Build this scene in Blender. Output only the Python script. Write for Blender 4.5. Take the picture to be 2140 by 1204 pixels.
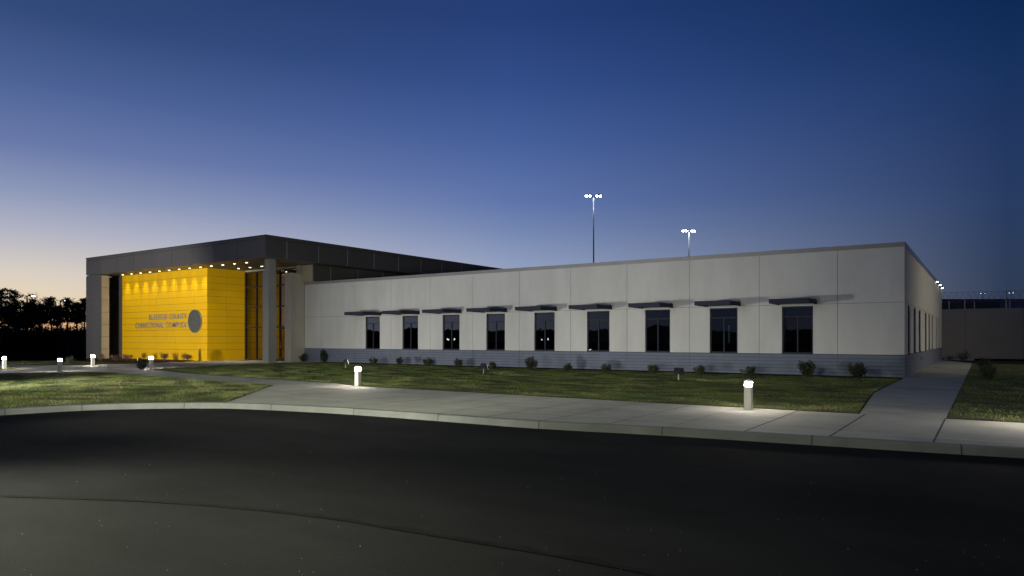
import bpy, math, random
import numpy as np
from mathutils import Vector, noise
random.seed(7); RNG = np.random.default_rng(7)
R = math.radians
C = bpy.context.scene
for o in list(bpy.data.objects): bpy.data.objects.remove(o)

# ------------------------------------------------------------------ camera, sky, exposure
F, HZ, CX, YAW, EYE = 1466.0, 708.0, 1070.0, R(34.03), 1.65
cam = bpy.data.cameras.new('camera'); co = bpy.data.objects.new('camera', cam); C.collection.objects.link(co)
cam.sensor_width = 36; cam.lens = F/2140*36; cam.shift_y = (HZ-602)/2140; cam.clip_end = 4000; cam.clip_start = .1
co.location = (0, 0, EYE); co.rotation_euler = (R(90), 0, YAW); C.camera = co
C.view_settings.view_transform = 'Standard'; C.view_settings.look = 'None'
C.view_settings.exposure = 0; C.view_settings.gamma = 1
C.render.engine = 'CYCLES'; C.cycles.max_bounces = 8; C.cycles.transparent_max_bounces = 12
C.cycles.sample_clamp_indirect = 6

def lin(c): return tuple((x/255/12.92 if x/255 <= .04045 else ((x/255+.055)/1.055)**2.4) for x in c)+(1,)
W = bpy.data.worlds.new('World'); C.world = W; W.use_nodes = True
nt = W.node_tree; nt.nodes.clear(); N = nt.nodes.new; L = nt.links.new
geo = N('ShaderNodeTexCoord'); sep = N('ShaderNodeSeparateXYZ'); L(geo.outputs['Generated'], sep.inputs[0])
hx = N('ShaderNodeCombineXYZ'); L(sep.outputs[0], hx.inputs[0]); L(sep.outputs[1], hx.inputs[1])
nrm = N('ShaderNodeVectorMath'); nrm.operation = 'NORMALIZE'; L(hx.outputs[0], nrm.inputs[0])
dot = N('ShaderNodeVectorMath'); dot.operation = 'DOT_PRODUCT'; L(nrm.outputs[0], dot.inputs[0])
SUN = YAW+R(45); dot.inputs[1].default_value = (-math.sin(SUN), math.cos(SUN), 0)
def ramp(stops):
    r = N('ShaderNodeValToRGB'); e = r.color_ramp.elements; r.color_ramp.interpolation = 'B_SPLINE' if False else 'EASE'
    r.color_ramp.interpolation = 'LINEAR'
    e[0].position = stops[0][0]; e[0].color = lin(stops[0][1]); e[1].position = stops[-1][0]; e[1].color = lin(stops[-1][1])
    for p, c in stops[1:-1]:
        n = e.new(p); n.color = lin(c)
    L(sep.outputs[2], r.inputs[0]); return r
# sky colour by height above the horizon towards the sunset, ahead, and away from it
rl = ramp([(0,(222,150,92)),(.025,(234,192,146)),(.05,(230,212,184)),(.077,(217,207,194)),(.127,(177,179,195)),(.17,(142,153,185)),(.223,(105,122,169)),(.29,(76,98,150)),(.36,(51,75,123)),(.45,(38,60,106)),(1,(22,38,70))])
rc = ramp([(0,(162,168,190)),(.07,(158,167,194)),(.105,(143,157,190)),(.155,(115,134,177)),(.19,(96,118,171)),(.27,(70,96,155)),(.34,(52,78,138)),(.42,(37,62,118)),(1,(16,38,74))])
rr = ramp([(0,(54,60,78)),(.04,(49,60,82)),(.09,(45,60,88)),(.16,(40,60,98)),(.23,(34,55,97)),(.30,(24,50,94)),(.38,(10,40,82)),(1,(6,28,58))])
rb = ramp([(0,(120,96,108)),(.04,(104,88,110)),(.10,(62,62,96)),(.2,(28,44,80)),(1,(6,28,58))])
m1 = N('ShaderNodeMapRange'); L(dot.outputs['Value'], m1.inputs[0]); m1.inputs[1].default_value=.707; m1.inputs[2].default_value=.985
m2 = N('ShaderNodeMapRange'); L(dot.outputs['Value'], m2.inputs[0]); m2.inputs[1].default_value=.17; m2.inputs[2].default_value=.707
mx1 = N('ShaderNodeMix'); mx1.data_type='RGBA'; mx2 = N('ShaderNodeMix'); mx2.data_type='RGBA'
L(m2.outputs[0], mx1.inputs[0]); L(rr.outputs[0], mx1.inputs[6]); L(rc.outputs[0], mx1.inputs[7])
L(m1.outputs[0], mx2.inputs[0]); L(mx1.outputs[2], mx2.inputs[6]); L(rl.outputs[0], mx2.inputs[7])
m3 = N('ShaderNodeMapRange'); L(dot.outputs['Value'], m3.inputs[0]); m3.inputs[1].default_value=-.55; m3.inputs[2].default_value=.05
mx3 = N('ShaderNodeMix'); mx3.data_type='RGBA'; L(m3.outputs[0], mx3.inputs[0]); L(rb.outputs[0], mx3.inputs[6]); L(mx2.outputs[2], mx3.inputs[7])
bg = N('ShaderNodeBackground'); bg.inputs[1].default_value = 1.0; L(mx3.outputs[2], bg.inputs[0])
wo = N('ShaderNodeOutputWorld'); L(bg.outputs[0], wo.inputs[0])

# ------------------------------------------------------------------ helpers
def ray(px): 
    t = (px-CX)/F
    return (t*math.cos(YAW)-math.sin(YAW), t*math.sin(YAW)+math.cos(YAW))
def at(px, py, z=0.0):                      # a point at height z
    d = F*(EYE-z)/(py-HZ); x, y = ray(px); return (x*d, y*d, z)
def far(px, d, z=0.0):                      # a point at depth d
    x, y = ray(px); return (x*d, y*d, z)
def onY(px, Y): 
    x, y = ray(px); return x*Y/y

class MB:
    def __init__(s): s.v=[]; s.f=[]
    def box(s, x0,x1,y0,y1,z0,z1, bev=0):
        b=len(s.v)
        if bev<=0:
            s.v += [(x0,y0,z0),(x1,y0,z0),(x1,y1,z0),(x0,y1,z0),(x0,y0,z1),(x1,y0,z1),(x1,y1,z1),(x0,y1,z1)]
            s.f += [tuple(b+i for i in q) for q in ((0,3,2,1),(4,5,6,7),(0,1,5,4),(1,2,6,5),(2,3,7,6),(3,0,4,7))]
        else:
            s.lathe4(x0,x1,y0,y1,[(z0,bev),(z0+bev,0),(z1-bev,0),(z1,bev)])
        return s
    def lathe4(s,x0,x1,y0,y1,prof):         # stacked rectangles inset by k at height z
        b=len(s.v)
        for z,k in prof: s.v += [(x0+k,y0+k,z),(x1-k,y0+k,z),(x1-k,y1-k,z),(x0+k,y1-k,z)]
        n=len(prof)
        for i in range(n-1):
            for j in range(4):
                a=b+i*4+j; c=b+i*4+(j+1)%4; s.f.append((a,c,c+4,a+4))
        s.f.append((b+3,b+2,b+1,b)); e=b+(n-1)*4; s.f.append((e,e+1,e+2,e+3)); return s
    def tube(s, pts, rads, n=8, cap=True):
        b=len(s.v); P=[Vector(p) for p in pts]
        if not isinstance(rads,(list,tuple)): rads=[rads]*len(P)
        for i,p in enumerate(P):
            t=(P[min(i+1,len(P)-1)]-P[max(i-1,0)]); t = t.normalized() if t.length>1e-9 else Vector((0,0,1))
            u=t.cross(Vector((0,0,1))); 
            if u.length<1e-3: u=Vector((1,0,0))
            u.normalize(); w=t.cross(u).normalized()
            for k in range(n):
                a=2*math.pi*k/n; s.v.append(tuple(p+(u*math.cos(a)+w*math.sin(a))*rads[i]))
        for i in range(len(P)-1):
            for k in range(n):
                a=b+i*n+k; c=b+i*n+(k+1)%n; s.f.append((a,a+n,c+n,c))
        if cap:
            s.f.append(tuple(b+k for k in range(n))); e=b+(len(P)-1)*n; s.f.append(tuple(e+n-1-k for k in range(n)))
        return s
    def poly(s, pts):
        b=len(s.v); s.v+= [tuple(p) for p in pts]; s.f.append(tuple(range(b,b+len(pts)))); return s
    def prism(s, pts, z0, z1):
        b=len(s.v); n=len(pts); s.v += [(p[0],p[1],z0) for p in pts]+[(p[0],p[1],z1) for p in pts]
        s.f.append(tuple(b+n+i for i in range(n))); s.f.append(tuple(b+n-1-i for i in range(n)))
        for i in range(n):
            j=(i+1)%n; s.f.append((b+i,b+j,b+n+j,b+n+i))
        return s
    def build(s, name, mat, parent=None, smooth=False, loc=None):
        me=bpy.data.meshes.new(name); me.from_pydata([tuple(v) for v in s.v],[],s.f); me.update()
        if smooth: me.polygons.foreach_set('use_smooth',[True]*len(me.polygons))
        o=bpy.data.objects.new(name,me); me.materials.append(mat); C.collection.objects.link(o)
        if parent is not None: o.parent=parent
        if loc: o.location=loc
        return o
def tag(o,label=None,cat=None,group=None,kind=None):
    if label: o['label']=label
    if cat: o['category']=cat
    if group: o['group']=group
    if kind: o['kind']=kind
    return o
def thing(name,label,cat,loc=(0,0,0),rz=0,group=None):
    o=bpy.data.objects.new(name,None); C.collection.objects.link(o); o.location=loc; o.rotation_euler=(0,0,rz)
    o.empty_display_size=.2
    return tag(o,label,cat,group)
def dup(root,loc,rz=None,label=None,sc=None):
    r=root.copy(); C.collection.objects.link(r); r.location=loc
    if rz is not None: r.rotation_euler=(0,0,rz)
    if sc: r.scale=sc if isinstance(sc,tuple) else (sc,)*3
    if label: r['label']=label
    for ch in root.children:
        c=ch.copy(); C.collection.objects.link(c); c.parent=r
        for g in ch.children:
            d=g.copy(); C.collection.objects.link(d); d.parent=c
    return r

def mat(name, c, rough=.7, metal=0, c2=None, scale=1.0, detail=6, stretch=(1,1,1), bump=0, bscale=40, spec=.5, contrast=(.35,.65), rvar=0, c3=None, s3=.2, k3=(.45,.6)):
    m=bpy.data.materials.new(name); m.use_nodes=True; t=m.node_tree; n=t.nodes; b=n['Principled BSDF']
    b.inputs['Base Color'].default_value=(*c,1); b.inputs['Roughness'].default_value=rough; b.inputs['Metallic'].default_value=metal
    b.inputs['Specular IOR Level'].default_value=spec
    tc=n.new('ShaderNodeTexCoord'); mp=n.new('ShaderNodeMapping'); mp.inputs['Scale'].default_value=stretch
    t.links.new(tc.outputs['Object'],mp.inputs[0])
    if c2:
        nz=n.new('ShaderNodeTexNoise'); nz.inputs['Scale'].default_value=scale; nz.inputs['Detail'].default_value=detail
        nz.inputs['Roughness'].default_value=.62
        t.links.new(mp.outputs[0],nz.inputs[0]); mr=n.new('ShaderNodeMapRange'); mr.inputs[1].default_value=contrast[0]; mr.inputs[2].default_value=contrast[1]
        t.links.new(nz.outputs[0],mr.inputs[0]); mx=n.new('ShaderNodeMix'); mx.data_type='RGBA'
        mx.inputs[6].default_value=(*c,1); mx.inputs[7].default_value=(*c2,1); t.links.new(mr.outputs[0],mx.inputs[0])
        last=mx.outputs[2]
        if c3:
            n3=n.new('ShaderNodeTexNoise'); n3.inputs['Scale'].default_value=s3; n3.inputs['Detail'].default_value=7; n3.inputs['Roughness'].default_value=.7
            t.links.new(mp.outputs[0],n3.inputs[0]); r3=n.new('ShaderNodeMapRange'); r3.inputs[1].default_value=k3[0]; r3.inputs[2].default_value=k3[1]
            t.links.new(n3.outputs[0],r3.inputs[0]); x3=n.new('ShaderNodeMix'); x3.data_type='RGBA'
            t.links.new(r3.outputs[0],x3.inputs[0]); t.links.new(last,x3.inputs[6]); x3.inputs[7].default_value=(*c3,1); last=x3.outputs[2]
        t.links.new(last,b.inputs['Base Color'])
        if rvar:
            rr_=n.new('ShaderNodeMapRange'); rr_.inputs[3].default_value=rough-rvar; rr_.inputs[4].default_value=rough+rvar
            t.links.new(nz.outputs[0],rr_.inputs[0]); t.links.new(rr_.outputs[0],b.inputs['Roughness'])
    if bump:
        bz=n.new('ShaderNodeTexNoise'); bz.inputs['Scale'].default_value=bscale; bz.inputs['Detail'].default_value=5
        t.links.new(mp.outputs[0],bz.inputs[0]); bp=n.new('ShaderNodeBump'); bp.inputs['Strength'].default_value=bump; bp.inputs['Distance'].default_value=.02
        t.links.new(bz.outputs[0],bp.inputs['Height']); t.links.new(bp.outputs[0],b.inputs['Normal'])
    return m
def emis(name,c,s):
    m=bpy.data.materials.new(name); m.use_nodes=True; b=m.node_tree.nodes['Principled BSDF']
    b.inputs['Base Color'].default_value=(*c,1); b.inputs['Emission Color'].default_value=(*c,1); b.inputs['Emission Strength'].default_value=s
    return m
def glassmat(name, tint, refl=1.0, rough=.01, ior=1.5):
    m=bpy.data.materials.new(name); m.use_nodes=True; t=m.node_tree; n=t.nodes; n.clear()
    tr=n.new('ShaderNodeBsdfTransparent'); tr.inputs[0].default_value=(*tint,1)
    gl=n.new('ShaderNodeBsdfGlossy'); gl.inputs['Roughness'].default_value=rough; gl.inputs[0].default_value=(refl,refl,refl,1)
    fr=n.new('ShaderNodeFresnel'); fr.inputs[0].default_value=ior; mx=n.new('ShaderNodeMixShader'); o=n.new('ShaderNodeOutputMaterial')
    # reflections waver slightly, as in tempered panes
    tc=n.new('ShaderNodeTexCoord'); nz=n.new('ShaderNodeTexNoise'); nz.inputs['Scale'].default_value=1.6; bp=n.new('ShaderNodeBump'); bp.inputs['Strength'].default_value=.06; bp.inputs['Distance'].default_value=.02
    t.links.new(tc.outputs['Object'],nz.inputs[0]); t.links.new(nz.outputs[0],bp.inputs['Height']); t.links.new(bp.outputs[0],gl.inputs['Normal'])
    t.links.new(fr.outputs[0],mx.inputs[0]); t.links.new(tr.outputs[0],mx.inputs[1]); t.links.new(gl.outputs[0],mx.inputs[2]); t.links.new(mx.outputs[0],o.inputs[0])
    return m

M = dict(
 asphalt=mat('asphalt',(.020,.0205,.0205),.97,0,(.029,.0295,.0292),.30,8,(1,2.2,1),1,60,.03,(.35,.65),0,(.075,.075,.072),24,(.60,.78)),
 asphalt_old=mat('asphalt_near',(.0235,.024,.0235),.97,0,(.0335,.034,.0335),.30,8,(1,2.2,1),1,60,.03,(.35,.65),0,(.080,.080,.076),24,(.60,.78)),
 asphalt_band=mat('asphalt_band',(.0155,.016,.016),.97,0,(.022,.0225,.022),3,8,(1,1,1),.8,70,.03,(.35,.65),0,(.035,.035,.034),34,(.57,.72)),
 seam=mat('asphalt_seam',(.006,.006,.006),1,0,(.010,.010,.010),4,4,(1,1,1),0,1,0),
 concrete=mat('sidewalk_concrete',(.42,.41,.355),.85,0,(.335,.33,.285),1.1,9,(1,1,1),.18,60,.3,(.3,.7),0,(.245,.235,.205),.35,(.48,.74)),
 kerb=mat('kerb_concrete',(.21,.218,.19),.85,0,(.155,.163,.145),1.4,9,(1,1,1),.3,50,.3),
 joint=mat('joint',(.05,.05,.045),.9),
 joint_light=mat('joint_light',(.60,.59,.53),.9),
 soil=mat('lawn_soil',(.035,.045,.018),.95,0,(.07,.065,.03),1.2,8,(1,1,1),.6,30,.2),
 field=mat('field_grass',(.011,.010,.006),.97,0,(.020,.015,.008),.3,8,(1,1,1),.5,20,0),
 grass=mat('grass_blades',(.075,.125,.022),.7,0,(.13,.16,.045),7.0,4,(1,1,1),0,1,.2,(.35,.65),0,(.30,.26,.11),.55,(.50,.70)),
 grass_dry=mat('straw_blades',(.42,.36,.19),.8,0,(.22,.22,.09),6.0,4),
 mulch=mat('mulch',(.022,.015,.010),.95,0,(.045,.03,.02),9,8,(1,1,1),.9,30,.1),
 precast=mat('precast_wall',(.60,.595,.575),.8,0,(.50,.495,.475),.9,9,(1,1,.28),.16,90,.25,(.3,.7),0,(.47,.465,.445),.30,(.50,.78)),
 plinth=mat('plinth_block',(.165,.185,.24),.8,0,(.135,.155,.205),1.6,8,(1,1,1.5),.25,60,.25),
 plinth_gap=mat('plinth_gap',(.075,.085,.11),.9),
 coping=mat('coping_metal',(.29,.285,.285),.5,.2,(.245,.24,.24),.8,5),
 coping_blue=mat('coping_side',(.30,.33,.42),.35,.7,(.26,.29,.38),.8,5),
 joint_wall=mat('wall_joint',(.16,.16,.15),.9),
 greymetal=mat('grey_metal_panel',(.34,.335,.285),.5,.15,(.29,.285,.24),.5,6,(1,1,.3),.02,8,.5,(.3,.7),.05),
 greygap=mat('panel_gap',(.02,.02,.02),.9),
 darkmetal=mat('dark_metal_panel',(.085,.085,.07),.6,.1,(.07,.07,.057),.5,6,(1,1,.3)),
 trim=mat('seam_strip',(.42,.42,.42),.4,.6,(.36,.36,.36),2,3),
 yellow=mat('yellow_panel',(.80,.465,.003),.5,0,(.75,.43,.003),.45,5,(1,1,.5),.015,6,.25,(.3,.7),.05),
 yellowgap=mat('yellow_joint',(.16,.10,.03),.8),
 soffit=mat('soffit_panel',(.14,.135,.12),.5,.2,(.11,.108,.10),.6,4),
 fascia=mat('fascia_panel',(.108,.103,.096),.5,.15,(.09,.086,.081),.5,6,(1,1,.3),.02,8,.4,(.3,.7),.05),
 pier=mat('pier_panel',(.52,.49,.40),.5,.1,(.46,.43,.35),.5,6,(1,1,.3),.02,8,.4),
 beige=mat('beige_panel',(.42,.38,.275),.5,.1,(.36,.325,.24),.6,4),
 frame=mat('dark_frame',(.035,.037,.05),.7,0,(.028,.03,.042),3,3,(1,1,1),0,1,.2),
 frame_sf=mat('storefront_frame',(.055,.045,.035),.4,.4,(.045,.035,.028),3,3),
 glass=glassmat('office_glass',(.36,.40,.46),.95,.01,2.5),
 glass_l=glassmat('lobby_glass',(.62,.58,.46)),
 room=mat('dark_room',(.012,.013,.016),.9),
 floor_in=mat('lobby_floor',(.20,.18,.14),.4,0,(.16,.14,.11),1,3),
 wall_in=mat('lobby_wall',(.05,.045,.04),.8,0,(.04,.036,.03),1,3),
 blind=mat('blind_slats',(.035,.038,.045),.7),
 awning=mat('awning_metal',(.034,.037,.058),.7,0,(.029,.032,.050),1.5,4,(1,1,1),.03,30,.12),
 letter=mat('letter_metal',(.27,.26,.25),.4,.2,(.23,.22,.215),5,3),
 seal=mat('seal_metal',(.115,.115,.095),.6,.1,(.085,.087,.075),4,6,(1,1,1),.4,14),
 bollard=mat('bollard_paint',(.80,.76,.67),.55,0,(.74,.70,.61),4,6,(1,1,1),.05,60),
 black=mat('black_housing',(.03,.03,.032),.4,.3,(.02,.02,.022),5,4),
 pole=mat('galvanised_pole',(.38,.39,.40),.45,.6,(.30,.31,.32),2,4),
 leaf=mat('shrub_leaf',(.022,.036,.011),.6,0,(.045,.052,.018),9,3),
 leaf_d=mat('evergreen_leaf',(.016,.028,.012),.6,0,(.030,.042,.018),9,3),
 twig=mat('red_twig',(.14,.06,.04),.8,0,(.10,.07,.04),9,3),
 stem=mat('shrub_stem',(.09,.065,.045),.9),
 pine=mat('pine_needles',(.020,.032,.014),.8,0,(.03,.04,.018),2,3),
 bark=mat('pine_bark',(.05,.038,.03),.9,0,(.035,.028,.022),3,5),
 hill=mat('hill_scrub',(.007,.007,.005),.97,0,(.010,.009,.006),.5,6,(1,1,1),0,1,0),
 secwall=mat('security_wall',(.42,.385,.30),.85,0,(.36,.33,.26),.25,9,(1,1,.6),.15,20,.2),
 wire=mat('razor_wire',(.30,.32,.36),.4,.7),
 wire_d=mat('dark_wire',(.03,.035,.05),.6,.2),
 roof=mat('roof_membrane',(.30,.30,.30),.9),
 farbld=mat('far_building',(.035,.035,.036),.8,0,(.028,.028,.03),.4,4),
 lens=emis('bollard_lens',(1,.93,.80),420),
 lens_mast=emis('mast_lens',(.95,.98,1),70),
 lens_flood=emis('flood_lens',(1,.97,.9),5),
 lens_down=emis('downlight_lens',(1,.94,.78),14),
 lens_far=emis('far_lens',(.9,.97,1),5),
 lens_wall=emis('wallpack_lens',(.85,.93,1),16),
 lens_lot=emis('lot_lens',(1,.97,.9),60),
 green=emis('green_strip',(.2,.7,.35),.35),
)

def lamp(name,typ,loc,target,power,color=(1,.95,.86),cone=60,blend=.6,size=.1,parent=None):
    l=bpy.data.lights.new(name,typ); l.energy=power; l.color=color
    if typ=='SPOT': l.spot_size=R(cone); l.spot_blend=blend
    l.shadow_soft_size=size
    o=bpy.data.objects.new(name,l); C.collection.objects.link(o); o.location=loc
    if target is not None:
        o.rotation_euler=(Vector(target)-Vector(loc)).to_track_quat('-Z','Y').to_euler()
    if parent is not None:
        o.parent=parent
        o.matrix_parent_inverse=parent.matrix_world.inverted() if False else o.matrix_parent_inverse
    return o

# ------------------------------------------------------------------ ground
def S(o,label=None): return tag(o,label,None,None,'structure')
def catmull(pts,n=6):
    P=[Vector(p) for p in pts]; P=[P[0]*2-P[1]]+P+[P[-1]*2-P[-2]]; out=[]
    for i in range(1,len(P)-2):
        for k in range(n):
            t=k/n; a,b,c,d=P[i-1],P[i],P[i+1],P[i+2]
            out.append(.5*((2*b)+(c-a)*t+(2*a-5*b+4*c-d)*t*t+(3*b-3*c+d-a)*t**3))
    out.append(P[-2]); return out
S(MB().poly([(-2500,-2500,-.24),(2500,-2500,-.24),(2500,2500,-.24),(-2500,2500,-.24)]).build('ground',M['field']))
kb=[at(*p)[:2] for p in ((-160,873),(-60,860),(0,855),(82,850.5),(172,846),(278,843),(389,841.7),(484,842),(576,845),(700,851),(813,858),(1000,871),(1133,880),(1388,893),(1740,913.5),(2140,936),(2500,955))]
kb=[(-17.0,1.0),(-17.7,3.4)]+kb[:-1]+[(6,14.2),(14,15)]
KB=[v.to_2d() for v in catmull([(x,y,0) for x,y in kb],8)]
def offset(P,d):
    out=[]
    for i,p in enumerate(P):
        t=(P[min(i+1,len(P)-1)]-P[max(i-1,0)]).normalized(); out.append(p+Vector((t.y,-t.x))*d)
    return out
# earth behind the kerb, to the far field
S(MB().poly([(p.x,p.y,-.02) for p in KB]+[(900,15,-.02),(900,1500,-.02),(-1500,1500,-.02),(-1500,-6,-.02)]).build('field',M['field']))
# road in front of the kerb
RD=offset(KB,.10)
S(MB().poly([(p.x,p.y,-.135) for p in RD]+[(90,15,-.135),(90,-70,-.135),(-90,-70,-.135),(-90,-6,-.135)]).build('road',M['asphalt']))
sm=[at(px,py,-.13)[:2] for px,py in ((-60,1036),(0,1039),(250,1047),(400,1056),(540,1068),(700,1087),(850,1112),(1000,1137),(1100,1154),(1250,1181),(1400,1212),(1600,1262))]
SM=[v.to_2d() for v in catmull([(x,y,0) for x,y in sm],6)]
near=[(p.x,p.y,-.131) for p in SM]
S(MB().poly(near+[(12,-1,-.131),(12,-30,-.131),(-20,-30,-.131),(-20,-1,-.131)]).build('road_patch',M['asphalt_old']))
random.seed(3)
s=MB(); A=offset(SM,-.006); B=offset(SM,.006)
for i in range(len(A)-1): s.poly([(A[i].x,A[i].y,-.128),(B[i].x,B[i].y,-.128),(B[i+1].x,B[i+1].y,-.128),(A[i+1].x,A[i+1].y,-.128)])
S(s.build('road_seam',M['seam']))
s=MB(); B=offset(SM,-.013); A=[p+(b-p)*(1+12*(.55+.75*noise.noise(Vector((i*.35,0,3))))) for i,(p,b) in enumerate(zip(SM,B))]
for i in range(len(A)-1): s.poly([(A[i].x,A[i].y,-.127),(B[i].x,B[i].y,-.127),(B[i+1].x,B[i+1].y,-.127),(A[i+1].x,A[i+1].y,-.127)])
S(s.build('road_wear_band',M['asphalt_band']))
# kerb: top 15 cm wide, rounded nose, with saw joints
k=MB(); prof=[(0,-.14),(0,.012),(.12,.010),(.142,.002),(.155,-.015),(.17,-.15)]
joints=[at(px,y)[0] for px,y in ((172,846),(389,842),(576,845),(748,854),(923,866),(1133,880),(1388,893),(1698,911),(2005,928))]
OFF=[offset(KB,p[0]) for p in prof]; rows=[]
for i in range(len(KB)):
    rows.append([(OFF[j][i].x,OFF[j][i].y,prof[j][1]) for j in range(len(prof))])
def kerb_rows(a,b): 
    base=len(k.v)
    seg=rows[a:b+1]
    for r_ in seg: k.v+=r_
    n=len(prof)
    for i in range(len(seg)-1):
        for j in range(n-1):
            q=base+i*n+j; k.f.append((q,q+n,q+n+1,q+1))
kerb_rows(0,len(rows)-1)
tag(k.build('kerb',M['kerb']),None,None,None,'structure')
kj=MB()
for px,y in ((8,855),(172,846),(389,842),(576,845),(748,854),(923,866),(1133,880),(1388,893),(1698,911),(2005,928)):
    x,yy,_=at(px,y); i=min(range(len(KB)),key=lambda i:(KB[i]-Vector((x,yy))).length); i=min(max(i,1),len(KB)-2)
    # nearest point along the segment
    t=(KB[i+1]-KB[i-1]).normalized(); base=Vector((x,yy)); base = KB[i]+t*((base-KB[i]).dot(t)); nn=Vector((t.y,-t.x))
    pr=[(0,.016),(.12,.014),(.146,.004),(.160,-.015),(.175,-.135)]
    for a in range(len(pr)-1):
        c=[]
        for o_,z in (pr[a],pr[a+1]):
            c.append((base+nn*o_,z))
        w=t*.009
        kj.poly([(*(c[0][0]-w),c[0][1]),(*(c[1][0]-w),c[1][1]),(*(c[1][0]+w),c[1][1]),(*(c[0][0]+w),c[0][1])])
S(kj.build('kerb_joints',M['joint']))
# paving: one slab sheet for the apron, paths and entrance court
apron=[(p.x,p.y,0) for p in KB if p.x>at(440,842)[0]]
ap=MB().poly([at(470,842.2)]+[(p.x,p.y,0) for p in KB if p.x>at(484,842)[0]]+[(14,17.1,0),(-.68,17.0,0),(-.75,70,0),(-2.83,70,0),(-2.83,33.7,0),(-2.83,24,0),(-2.3,17.02,0),
     (-6.9,17.0,0),(-12.8,17.15,0),(-18.1,17.2,0),at(700,801),at(640,797.5),at(589,794),at(458,785.8),at(380,779),at(330,774),at(314,772.7),at(400,767.5),at(490,763),at(556,759.8),(-38.4,31.5,0),(-38.4,33.7,0),(-48,33.7,0),(-48.1,30.2,0),at(405,755.3),at(340,757),at(285,759.6),at(230,761),at(150,763.5),at(90,763.5),at(20,762),at(-80,760),at(-120,785),at(0,782),at(70,779.5),at(131,777.6),at(209,777.6),at(294,784),at(392,791.7),at(480,798.5),at(571,805.4)])
S(ap.build('sidewalk',M['concrete']))
def kerb_limit(x):
    b=-99
    for p in KB:
        if abs(p.x-x)<.9: b=max(b,p.y)
    return b-.25 if b>-90 else (-99 if x<-16 else 13)
gr=MB(); rg_=random.Random(4)
for _ in range(110):
    px=rg_.uniform(-50,2200); py=HZ+rg_.uniform(150,520)**1.0
    q=at(px,py,-.13); z=-.1285
    if q[1]>kerb_limit(q[0]) : continue
    h_=rg_.uniform(.0015,.0045); gr.lathe4(q[0]-h_,q[0]+h_,q[1]-h_*.8,q[1]+h_*.8,[(z-.004,0),(z+h_*.6,.1*h_),(z+h_,.6*h_)])
tag(gr.build('gravel',M['kerb']),'scattered specks of pale grit on the dark asphalt','gravel',None,'stuff')
jt=MB(); jl=MB()
def strip(mb,a,b,w,z):
    a=Vector(a[:2]); b=Vector(b[:2]); t=(b-a).normalized(); n=Vector((t.y,-t.x))*w/2
    mb.poly([(*(a-n),z),(*(b-n),z),(*(b+n),z),(*(a+n),z)])
def kerbY(x):
    for i in range(len(KB)-1):
        if KB[i].x<=x<=KB[i+1].x and KB[i].y>5:
            f=(x-KB[i].x)/max(1e-6,KB[i+1].x-KB[i].x); return KB[i].y*(1-f)+KB[i+1].y*f
    return 13
for i in range(13):
    x=-6.05-1.33*i; strip(jt,(x,kerbY(x)+.01),(x-.02,16.9),.022,.004)
for x in (-3.55,-2.18,-.69): strip(jt,(x,kerbY(x)+.01),(x,17.0),.035,.005)
for x in (-4.9,.75,2.2,3.6): strip(jt,(x,kerbY(x)+.01),(x,17.0),.014,.004)
strip(jl,(-21,15.25),(-3.55,15.35),.03,.006); strip(jl,(-16,12.95),(3,13.75),.03,.0065); strip(jl,(-19,14.0),(-16,12.95),.02,.0065)
for y in (20,22.6,25.2,27.8,30.4,33,35.6,38.2,40.8,44,47,50): strip(jl,(-2.7,y),(-.72,y),.03,.006)
for px in (230,300): strip(jt,at(px,762),at(px+40,776),.015,.004)
for a,b in (((430,783),(455,773)),((520,790),(590,800)),): pass
for i in range(7):
    p=at(345+i*35,776+i*2.9); q=(p[0]-1.4,p[1]-1.9); strip(jt,p,q,.014,.004)
S(jt.build('paving_joints',M['joint'])); S(jl.build('paving_score_lines',M['joint_light']))

def resample(poly): return [Vector(p[:2]) for p in poly]
lawnA=resample([at(314,772.7),at(400,779.8),at(458,785.8),at(589,794),at(640,797.5),at(700,801),(-18.1,17.22),(-12.8,17.17),(-9.6,17.12),(-9.5,17.02),(-6.9,17.02),(-2.33,17.04),(-2.86,24),(-2.86,32.3),(-38.4,32.3),(-38.4,31.3),at(556,759.8),at(490,763),at(400,767.5)])
lawnB=resample([at(470,842.2),at(571,805.4),at(480,798.5),at(392,791.7),at(294,784),at(209,777.6),at(131,777.6),at(70,779.5),at(0,782),at(-120,785),at(-160,873)]+[]) 
lb_k=[p for p in KB if p.x<at(470,842)[0]]
lawnB=resample([at(470,842.2),at(571,805.4),at(480,798.5),at(392,791.7),at(294,784),at(209,777.6),at(131,777.6),at(70,779.5),at(0,782),at(-120,785)])+[Vector(p) for p in lb_k]
lawnC=resample([(-.66,17.05),(14,17.15),(16,52),(-.73,56)])
lawnD=resample([at(-80,766),at(18,766.5),at(44,769),at(20,771.8),at(-80,773)])
lawnE=resample([at(-80,759.5),at(20,761.5),at(90,763),at(150,763),at(230,760.5),at(285,759),at(180,755),at(60,755),at(-80,755)])
def inpoly(X,Y,poly):
    ins=np.zeros(len(X),bool); n=len(poly)
    for i in range(n):
        a=poly[i]; b=poly[(i+1)%n]
        c=((a.y>Y)!=(b.y>Y))&(X<(b.x-a.x)*(Y-a.y)/((b.y-a.y) if abs(b.y-a.y)>1e-9 else 1e-9)+a.x); ins^=c
    return ins
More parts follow.
